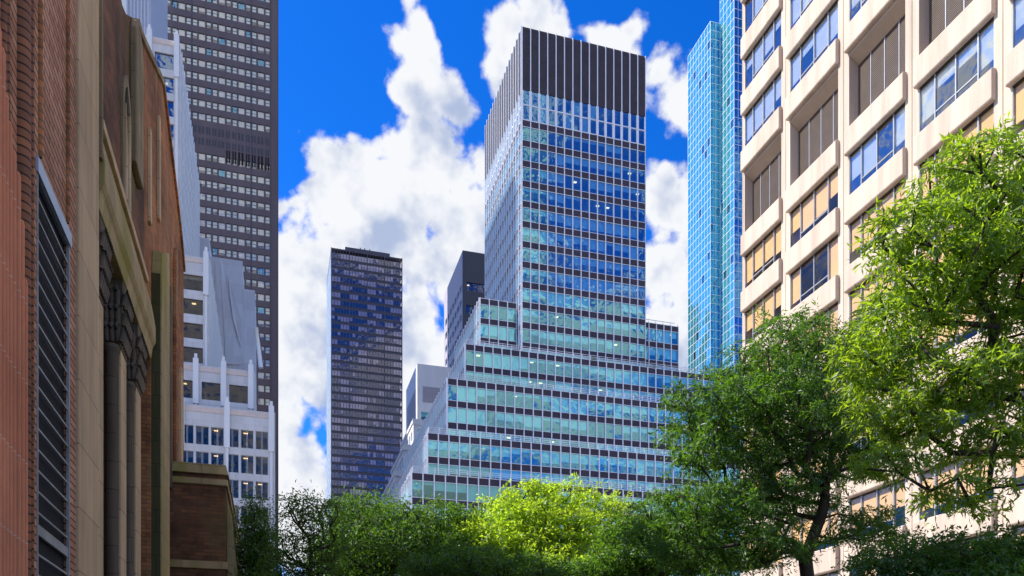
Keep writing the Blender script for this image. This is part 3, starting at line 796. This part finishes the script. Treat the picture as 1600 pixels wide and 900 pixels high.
for j in range(len(ycol) - 1):
    y1 = ycol[j] - (.48 if j else .22); y0 = ycol[j + 1] + .48
    F = Fr('L', XR, y0); W = y1 - y0
    for w0, w1, lou in levels:
        # spandrel below this opening: a box that stands proud of the columns, with chamfered lower edge
        m = MB(); e = .12
        b0, b1 = w0 - SP, w0
        prof_ = [(.55, b0 + .02), (-.22, b0 + .02), (-.28, b0 + .10), (-.28, b1 - .07), (-.20, b1 - .003), (.55, b1 - .003)]
        m.prism(prof_, M['concrete'], lambda u, v, k: (XR + u, y0 - e + k * (W + 2 * e), v)); m.build('spandrel', cbld, .03)
        if lou:
            m = MB()
            m.lbox(F, 0, W, -.88, -.80, w0, w1, M['black'])
            zz = w0 + .05
            while zz < w1 - .5:
                m.prism([(.60, zz + .0), (.615, zz + .0), (.63, zz + .062), (.615, zz + .068)], M['bronze'], lambda u, v, k: (XR + u, y0 + .05 + k * (W - .1), v)); zz += .11
            L = m.build('louvre', cbld)
            m = MB()
            for s in (1, 2, 3): m.lbox(F, W * s / 4 - .03, W * s / 4 + .03, -.70, -.575, w0, w1 - .5, M['alum'])
            m.build('louvre_frame', L)
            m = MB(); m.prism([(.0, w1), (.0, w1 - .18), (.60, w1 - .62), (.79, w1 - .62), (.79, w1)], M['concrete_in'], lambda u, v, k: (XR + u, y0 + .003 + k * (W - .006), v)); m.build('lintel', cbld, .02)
        else:
            # opening lining
            m = MB(); bwin = -.07
            fw = .07
            xs = [0, W * .2, W * .49, W * .775, W]
            mats = M['alum']
            gl = M['g_right'] if w0 < (36 - (6 if j >= 2 else 0)) else M['g_sky']
            for a in xs: m.lbox(F, max(0, a - fw / 2), min(W, a + fw / 2), bwin - .06, bwin + .05, w0, w1, mats)
            m.lbox(F, 0, W, bwin - .06, bwin + .045, w0 + .0, w0 + .06, mats); m.lbox(F, 0, W, bwin - .06, bwin + .045, w1 - .06, w1, M['gasket'])
            m.lbox(F, xs[1], xs[3], bwin - .05, bwin + .04, w0 + .52, w0 + .58, mats)
            for s in range(4): m.lquad(F, xs[s] + .03, xs[s + 1] - .03, bwin + .0, w0 + .05, w1 - .05, gl)
            m.lbox(F, 0, W, bwin - .1, .001, w1 + .002, w1 + .02, M['gasket'])
            wo = m.build('window', cbld)
            full = R.random()
            up = gl is M['g_sky']
            for s in range(4):
                if up: bl = R.choice((0, .3, .6, .75, .75))
                else: bl = R.choice((.66, .72, .78, .8, .55)) if full < .85 else R.choice((0, .3, .8))
                if R.random() < .15 and not up: bl = 1.0
                if bl:
                    m = MB(); m.lbox(F, xs[s] + .06, xs[s + 1] - .06, bwin - .1, bwin - .075, w1 - .04 - bl * (WN - .1), w1 - .04, M['blind'] if not up else M['blind_grey']); m.build('blind', wo)
# small roof structures seen over the stepped tower's right shoulder are skipped: they are a few pixels behind the railing

# ================================================================ TREES
def leaves_mesh(name, centers, sig, per, L, Wd, mat, droop, parent, rng):
    n = len(centers) * per
    c = np.repeat(centers, per, 0)
    # every clump is made of a few twigs; leaves sit along them
    nt = 7
    tw = rng.normal(size=(len(centers), nt, 3)); tw[:, :, 2] *= .35; tw /= np.linalg.norm(tw, axis=2, keepdims=True)
    ti = rng.integers(0, nt, n); ci = np.repeat(np.arange(len(centers)), per)
    d = tw[ci, ti]; s = rng.random(n) ** .8
    sg = np.repeat(sig, per)[:, None]
    p = c + d * (s[:, None] * sg * 2.0) + rng.normal(size=(n, 3)) * sg * .22
    p[:, 2] -= (s ** 2) * sg[:, 0] * .35
    ax = d * .8 + rng.normal(size=(n, 3)) * .75; ax[:, 2] -= droop; ax /= np.linalg.norm(ax, axis=1, keepdims=True)
    up = rng.normal(size=(n, 3)); up[:, 2] += .9
    sd = np.cross(ax, up); sd /= np.linalg.norm(sd, axis=1, keepdims=True) + 1e-9
    nn = np.cross(sd, ax)
    l = L * (.65 + .7 * rng.random(n))[:, None]; w = Wd * (.7 + .6 * rng.random(n))[:, None]
    v = np.empty((n, 4, 3)); v[:, 0] = p; v[:, 1] = p + ax * l * .5 + sd * w + nn * l * .06; v[:, 2] = p + ax * l - nn * l * .1; v[:, 3] = p + ax * l * .5 - sd * w + nn * l * .06
    off = np.array(WLOC(parent)); v -= off
    me = bpy.data.meshes.new(name)
    me.vertices.add(n * 4); me.loops.add(n * 4); me.polygons.add(n)
    me.vertices.foreach_set('co', v.astype(np.float32).ravel())
    me.loops.foreach_set('vertex_index', np.arange(n * 4, dtype=np.int32))
    me.polygons.foreach_set('loop_start', np.arange(0, n * 4, 4, dtype=np.int32))
    try: me.polygons.foreach_set('loop_total', np.full(n, 4, dtype=np.int32))
    except Exception: pass
    me.materials.append(mat); me.update(calc_edges=True)
    o = bpy.data.objects.new(name, me); COL.objects.link(o); o.parent = parent; return o

def tree(name, label, trunk, lobes, n, per, L, Wd, mat, sig=.42, droop=.35, seed=1, r0=.16, group=None, gap=.25):
    """trunk: points from the ground up; lobes: (centre, radii, weight)."""
    rng = np.random.default_rng(seed)
    root = thing(name, label, 'tree', tuple(trunk[0]), group)
    wts = np.array([l[2] for l in lobes], float); wts /= wts.sum()
    C = []
    # clump centres: dart throwing keeps gaps between the sprays
    tries = 0
    while len(C) < n and tries < n * 60:
        tries += 1
        l = lobes[rng.choice(len(lobes), p=wts)]
        q = rng.normal(size=3); q /= np.linalg.norm(q); q *= rng.random() ** .45
        p = np.array(l[0]) + q * np.array(l[1])
        if C and tries < n * 40:
            dm = np.min(np.linalg.norm((np.array(C) - p) * (1, 1, 1.9), axis=1))
            if dm < gap: continue
        C.append(p)
    C = np.array(C)
    nodes = []; par = []
    for j in range(len(trunk) - 1):
        A, B = np.array(trunk[j], float), np.array(trunk[j + 1], float)
        for k in range(6): nodes.append(A + (B - A) * k / 6); par.append(len(nodes) - 2)
    nodes.append(np.array(trunk[-1], float)); par.append(len(nodes) - 2)
    nt = len(nodes); fork = nt // 2
    top = nodes[nt - 4]
    order = np.argsort(np.linalg.norm(C - top, axis=1)); leafn = []
    for i in order:
        p = C[i]; N = np.array(nodes); dv = p - N; dist = np.linalg.norm(dv, axis=1)
        cost = dist + np.maximum(0, -dv[:, 2] + .05) * 1.2; cost[:fork] += 4
        k = int(np.argmin(cost)); A = nodes[k]; prev = k
        dd = dist[k]; m = max(1, int(dd / .35))
        mid = (A + p) / 2 + rng.normal(size=3) * dd * .09 + np.array((0, 0, -.06 * dd))
        for s in range(1, m + 1):
            t = s / m; q = (1 - t) ** 2 * A + 2 * t * (1 - t) * mid + t * t * p
            nodes.append(q); par.append(prev); prev = len(nodes) - 1
        leafn.append(prev)
    cnt = np.zeros(len(nodes)); 
    for l_ in leafn: cnt[l_] += 1
    for k in range(len(nodes) - 1, 0, -1):
        if par[k] >= 0: cnt[par[k]] += cnt[k]
    rad = .008 + r0 * (np.maximum(cnt, .6) / cnt.max()) ** .52
    kids = {}
    for k in range(len(nodes)):
        if par[k] >= 0: kids.setdefault(par[k], []).append(k)
    mb = MB(); done = set()
    for k in range(len(nodes)):
        # follow chains so that each limb is one tube
        pk = par[k]
        if pk >= 0:
            sib = kids[pk]; main = max(sib, key=lambda x: cnt[x])
            if main == k and pk in done: continue
        chain = [pk, k] if pk >= 0 else [k]
        while kids.get(chain[-1]): chain.append(max(kids[chain[-1]], key=lambda x: cnt[x]))
        if len(chain) < 2: continue
        done.update(chain[:])
        rr = [rad[c] for c in chain]
        if pk >= 0: rr[0] = min(rad[pk], rr[1] * 1.15)
        mb.tube([nodes[c] for c in chain], rr, M['bark'], 8 if max(rr) > .05 else 4, cap=False)
    mb.build('trunk', root)
    sg = sig * (.75 + .5 * rng.random(len(C)))
    leaves_mesh('crown', C, sg, per, L, Wd, mat, droop, root, rng)
    return root
def W3(px, py, t):
    x, y = ray(px); return np.array((x * t, y * t, (HZ - py) / FPX * t + EYE))
def lob(px, py, t, rx, rz, w=1, ry=None):      # centre by photo position and distance t, radii in photo pixels at that distance
    s = t / FPX; return (W3(px, py, t), (rx * s, (ry or rx) * s, rz * s), w)
def ground(px, t):
    p = W3(px, 900, t); p[2] = 0.0; return p

# big dark oak in the middle right
T = 18
tree('oak_tree', 'large dark green oak with forked trunk in front of the cream concrete building', [ground(1262, T), W3(1262, 905, T), W3(1258, 872, T), W3(1285, 800, T), W3(1300, 720, T)],
     [lob(1240, 530, T, 45, 48, .7), lob(1215, 590, T, 90, 55, 2), lob(1310, 580, T + .6, 70, 70, 1.6), lob(1150, 640, T - .3, 105, 42, 2.2), lob(1240, 670, T, 120, 60, 2.4), lob(1105, 708, T - .4, 70, 30, 1.2),
      lob(1330, 690, T, 70, 60, 1.4), lob(1100, 790, T - .6, 100, 35, 1.6), lob(1210, 770, T, 90, 45, 1.2), lob(1050, 840, T - .8, 60, 32, .9), lob(1170, 850, T - .5, 90, 40, 1.2), lob(1350, 830, T, 60, 40, .6)],
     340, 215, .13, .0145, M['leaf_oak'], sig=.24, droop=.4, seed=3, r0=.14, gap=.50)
# near tree at the right edge
T = 11.5
tree('oak_tree', 'sunlit oak reaching in from the frame edge with long bare limbs and bright leaves', [ground(1760, T), W3(1755, 900, T), W3(1740, 700, T), W3(1700, 560, T), W3(1690, 420, T)],
     [lob(1530, 275, T, 85, 45, 1.6), lob(1590, 340, T, 90, 60, 1.6), lob(1450, 365, T - .2, 80, 45, 1.6), lob(1520, 430, T, 110, 50, 2), lob(1430, 480, T, 70, 55, 1.5), lob(1390, 560, T + .3, 65, 60, 1.6), lob(1520, 600, T, 95, 40, 1.2),
      lob(1590, 520, T, 60, 60, 1), lob(1430, 650, T + .2, 90, 40, 1.3), lob(1560, 690, T, 70, 35, .9), lob(1680, 380, T, 90, 120, 1.5), lob(1690, 600, T, 80, 100, 1), lob(1510, 770, T, 80, 20, .25), lob(1390, 720, T, 50, 25, .4)],
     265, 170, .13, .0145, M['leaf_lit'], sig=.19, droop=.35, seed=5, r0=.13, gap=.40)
# yellow-green honey locust
T = 30
tree('locust_tree', 'glowing yellow green locust tree at the foot of the stepped tower', [ground(880, T), W3(880, 905, T), W3(868, 870, T), W3(850, 820, T)],
     [lob(800, 790, T, 40, 14, .7), lob(850, 772, T, 55, 15, 1), lob(905, 778, T, 35, 12, .6), lob(960, 795, T, 30, 9, .4), lob(760, 815, T, 45, 16, .9), lob(720, 838, T, 35, 14, .6), lob(840, 815, T, 90, 20, 1.6),
      lob(920, 828, T, 60, 16, .9), lob(800, 850, T, 110, 22, 1.6), lob(900, 862, T, 110, 24, 1.6), lob(740, 868, T, 60, 20, .9), lob(860, 898, T, 140, 20, 1.2)],
     330, 190, .15, .026, M['leaf_yellow'], sig=.32, droop=.1, seed=8, r0=.2, gap=.55)
# dark locusts along the lower left
T = 29
tree('locust_tree', 'dark feathery locust tree below the smoked glass tower', [ground(600, T), W3(600, 910, T), W3(598, 880, T), W3(590, 840, T)],
     [lob(570, 812, T, 55, 34, 1.5), lob(640, 820, T, 65, 30, 1.4), lob(700, 812, T, 50, 26, .9), lob(600, 860, T, 110, 36, 2), lob(690, 865, T, 70, 34, 1.2), lob(545, 880, T, 60, 34, 1)],
     270, 140, .13, .024, M['leaf_dark'], sig=.34, droop=.15, seed=12, r0=.15, gap=.55)
T = 20
tree('locust_tree', 'thin wispy locust tree with gaps of sky beside the white tower', [ground(480, T), W3(482, 910, T), W3(486, 880, T), W3(484, 845, T)],
     [lob(468, 795, T, 30, 22, .8), lob(495, 800, T, 40, 24, .9), lob(475, 850, T, 45, 34, .9), lob(510, 850, T, 35, 36, .9), lob(470, 890, T, 60, 24, 1.2)],
     120, 55, .095, .016, M['leaf_dark'], sig=.26, droop=.1, seed=15, r0=.07, gap=.3)
T = 25
tree('young_tree', 'small pointed green tree beside the brick annex', [ground(400, T), W3(400, 905, T), W3(399, 860, T), W3(397, 800, T)],
     [lob(396, 795, T, 12, 24, .6), lob(400, 830, T, 28, 22, 1.2), lob(402, 868, T, 38, 26, 1.6), lob(405, 905, T, 46, 26, 1.5)],
     150, 95, .10, .018, M['leaf_dark'], sig=.26, droop=.2, seed=18, r0=.06, gap=.2)
T = 24
tree('locust_tree', 'low dark green locust between the glowing tree and the large oak', [ground(1030, T), W3(1030, 915, T), W3(1030, 890, T), W3(1040, 850, T)],
     [lob(1010, 835, T, 70, 24, 1.3), lob(1070, 830, T, 60, 28, 1.3), lob(1040, 875, T, 110, 28, 1.6), lob(960, 890, T, 70, 20, 1)],
     210, 150, .13, .022, M['leaf_oak'], sig=.3, droop=.15, seed=21, r0=.12, gap=.33)
T = 26
tree('locust_tree', 'shaded olive green locust crown below the glowing yellow tree', [ground(750, T), W3(750, 915, T), W3(750, 900, T), W3(755, 880, T)],
     [lob(740, 890, T, 110, 26, 1.6), lob(850, 905, T, 130, 20, 1.3)],
     170, 140, .13, .024, M['leaf_dark'], sig=.32, droop=.15, seed=24, r0=.12, gap=.45)
T = 12
tree('young_tree', 'low bushy dark green tree under the bare limbs at the lower corner', [ground(1500, T), W3(1500, 980, T), W3(1505, 940, T), W3(1510, 900, T)],
     [lob(1400, 878, T, 60, 24, 1), lob(1490, 872, T, 70, 34, 1.4), lob(1560, 868, T, 60, 34, 1.3), lob(1600, 880, T, 50, 40, 1), lob(1500, 910, T, 120, 26, 1.5)],
     190, 105, .085, .014, M['leaf_oak'], sig=.22, droop=.25, seed=27, r0=.07, gap=.2)

# terrace plants on the stepped tower
def shrub(px, Y, z, r, h, seed, label):
    rng = np.random.default_rng(seed); o = thing('terrace_shrub', label, 'shrub', (rat(px) * Y, Y, z))
    m = MB(); X = rat(px) * Y
    m.box(X - r, X + r, Y - .25, Y + .25, z - .05, z + .45, M['darkclad']); m.build('planter', o)
    cs = np.array([(X + rng.uniform(-r, r), Y + rng.uniform(-.2, .2), z + .5 + rng.random() * h) for _ in range(26)])
    leaves_mesh('foliage', cs, np.full(26, .22), 40, .2, .05, M['leaf_dark'], .1, o, rng)
for k, (px, Y, z, r, h, lb) in enumerate(((1019, 143, z4, .9, 1.1, 'small shrub in a planter on the terrace under the shorter wing'), (925, 142, z4, .6, .9, 'lone shrub in a planter mid way along the upper terrace'),
                                  (785, 145, z4, 2.4, .6, 'long low hedge planter on the upper terrace under the left wing'), (712, 139, z3, 1.4, 1.4, 'trailing shrub at the terrace corner beside the charcoal block'))):
    shrub(px, Y, z, r, h, 40 + k, lb)

# ================================================================ SKY, SUN
SUN_EL, SUN_AZ = math.radians(45), math.radians(70)       # azimuth from the avenue (+Y) towards -X
sd = np.array((-math.cos(SUN_EL) * math.sin(SUN_AZ), math.cos(SUN_EL) * math.cos(SUN_AZ), math.sin(SUN_EL)))
t = NT('World', True); sc.world = t.t
sky = t.add('ShaderNodeTexSky', sky_type='NISHITA', sun_disc=False, sun_elevation=SUN_EL, sun_rotation=-SUN_AZ, altitude=100, air_density=1.0, dust_density=.4, ozone_density=3.0)
co = t.add('ShaderNodeTexCoord')
D = (co, 'Generated')
def blob_list():
    B = [(470, 340, 70), (455, 470, 120), (560, 640, 150), (470, 620, 130), (650, 650, 120), (500, 320, 85), (620, 340, 110), (700, 330, 90), (540, 480, 150), (640, 470, 120), (700, 560, 110), (520, 790, 140), (450, 560, 110), (450, 800, 100), (735, 260, 60), (600, 800, 120), (570, 300, 95), (640, 280, 90), (705, 275, 80), (745, 330, 90), (470, 420, 130), (600, 420, 150), (720, 430, 90), (500, 560, 140), (470, 700, 130), (650, 540, 110), (440, 320, 50), (560, 700, 150),
         (668, 205, 58), (705, 165, 42), (640, 140, 42), (650, 90, 44), (660, 45, 30), (650, 5, 32), (690, 225, 70),
         (790, 40, 46), (845, 25, 55), (800, 90, 50), (930, 45, 50), (985, 45, 26), (890, 55, 66), (960, 70, 45), (790, 130, 35),
         (1045, 125, 46), (1070, 150, 50), (1025, 320, 70), (1065, 330, 70), (1040, 510, 80), (1075, 470, 60), (1030, 270, 30), (484, 656, 180), (605, 395, 120), (480, 620, 90), (1060, 560, 80), (1020, 420, 60)]
    out = []
    for px, py, r in B:
        def d3(a, b):
            x, y = ray(a); v = np.array((x, y, (HZ - b) / FPX)); return v / np.linalg.norm(v)
        c = d3(px, py); rr = (np.linalg.norm(d3(px + r, py) - c) + np.linalg.norm(d3(px, py + r) - c)) / 2
        out.append((c, rr))
    return out
BL = blob_list()
def cloud_density(vec, detail):
    wn = t.add('ShaderNodeTexNoise', {'Vector': vec, 'Scale': 7.0, 'Detail': 3.0, 'Roughness': .55})
    wv = t.add('ShaderNodeVectorMath', {0: (wn, 'Color'), 1: (.5, .5, .5)}, operation='SUBTRACT')
    ws = t.add('ShaderNodeVectorMath', {0: wv, 3: .05}, operation='SCALE')
    v2 = t.add('ShaderNodeVectorMath', {0: vec, 1: ws}, operation='ADD')
    acc = None
    for c, r in BL:
        d = t.add('ShaderNodeVectorMath', {0: v2, 1: tuple(c)}, operation='DISTANCE')
        e = t.math('SUBTRACT', 1.0, t.math('MULTIPLY', (d, 'Value'), 1 / (r * 1.25)))
        acc = e if acc is None else t.math('SMOOTH_MAX', acc, e, .12)
    # loose cloud elsewhere in the sky, kept out of the part of the sky that the list describes
    view = np.array((math.sin(TH), math.cos(TH), .52)); view /= np.linalg.norm(view)
    dv = t.add('ShaderNodeVectorMath', {0: vec, 1: tuple(view)}, operation='DISTANCE')
    away = t.add('ShaderNodeMapRange', {0: (dv, 'Value'), 1: .62, 2: .85, 3: -1.2, 4: 0.0})
    ln = t.add('ShaderNodeTexNoise', {'Vector': vec, 'Scale': 2.4, 'Detail': 3.0, 'Roughness': .5})
    loose = t.math('ADD', t.math('MULTIPLY', t.math('SUBTRACT', ln, .43), 3.4), away)
    acc = t.math('MAXIMUM', acc, loose)
    n = t.add('ShaderNodeTexNoise', {'Vector': vec, 'Scale': 10.0, 'Detail': detail, 'Roughness': .6})
    vo = t.add('ShaderNodeTexVoronoi', {'Vector': v2, 'Scale': 15.0, 'Detail': 2.0, 'Roughness': .55, 'Lacunarity': 2.3}, feature='F1')
    bil = t.math('SUBTRACT', .60, (vo, 'Distance'))
    base = t.math('MINIMUM', acc, 1.0)
    return t.math('ADD', base, t.math('ADD', t.math('MULTIPLY', t.math('SUBTRACT', n, .455), 2.6), t.math('MULTIPLY', bil, .85))), base, n
dn, base, nA = cloud_density(D, 8.0)
sh = t.add('ShaderNodeVectorMath', {0: D, 1: tuple(sd * .03)}, operation='ADD')
nB = t.add('ShaderNodeTexNoise', {'Vector': sh, 'Scale': 10.0, 'Detail': 4.0, 'Roughness': .55})
slope = t.math('ADD', t.math('MULTIPLY', t.math('SUBTRACT', nB, nA), 2.2), t.math('MULTIPLY', dn, .28))
lit = t.add('ShaderNodeMapRange', {0: slope, 1: .02, 2: .56, 3: 1.0, 4: 0.0}, interpolation_type='SMOOTHSTEP')
alpha = t.add('ShaderNodeMapRange', {0: dn, 1: .0, 2: .38, 3: 0.0, 4: 1.0}, interpolation_type='SMOOTHSTEP')
ccol = t.mix(lit, (1.05, 1.25, 1.75), (2.2, 2.24, 2.32))
hs = t.add('ShaderNodeHueSaturation', {'Saturation': 1.4, 'Value': 1.0, 'Color': sky})
hs = t.mix(1.0, hs, (.17, .36, .60), 'MULTIPLY')
mix = t.mix(alpha, hs, ccol)
bg = t.add('ShaderNodeBackground', {'Strength': .15}); t.link(mix, 2, bg, 0)
t.add('ShaderNodeOutputWorld', {0: bg})
L = bpy.data.lights.new('sun', 'SUN'); L.energy = 2.9; L.angle = math.radians(.5); L.color = (1, .93, .82)
lo_ = bpy.data.objects.new('sun', L); COL.objects.link(lo_)
import mathutils
lo_.rotation_euler = mathutils.Vector(tuple(-sd)).to_track_quat('-Z', 'Y').to_euler(); lo_.location = (0, 0, 300)

# ================================================================ CAMERA, VIEW
cam = bpy.data.cameras.new('camera'); co_ = bpy.data.objects.new('camera', cam); COL.objects.link(co_)
co_.location = (0, 0, EYE); co_.rotation_euler = (math.radians(90), 0, -TH)
cam.sensor_width = 36; cam.lens = 36 * FPX / 1600; cam.shift_y = (HZ - 450) / 1600; cam.clip_end = 5000; cam.clip_start = .1
sc.camera = co_
sc.view_settings.view_transform = 'Standard'; sc.view_settings.look = 'None'; sc.view_settings.exposure = 1.5; sc.view_settings.gamma = 1
sc.cycles.transparent_max_bounces = 12; sc.cycles.max_bounces = 8; sc.cycles.diffuse_bounces = 4
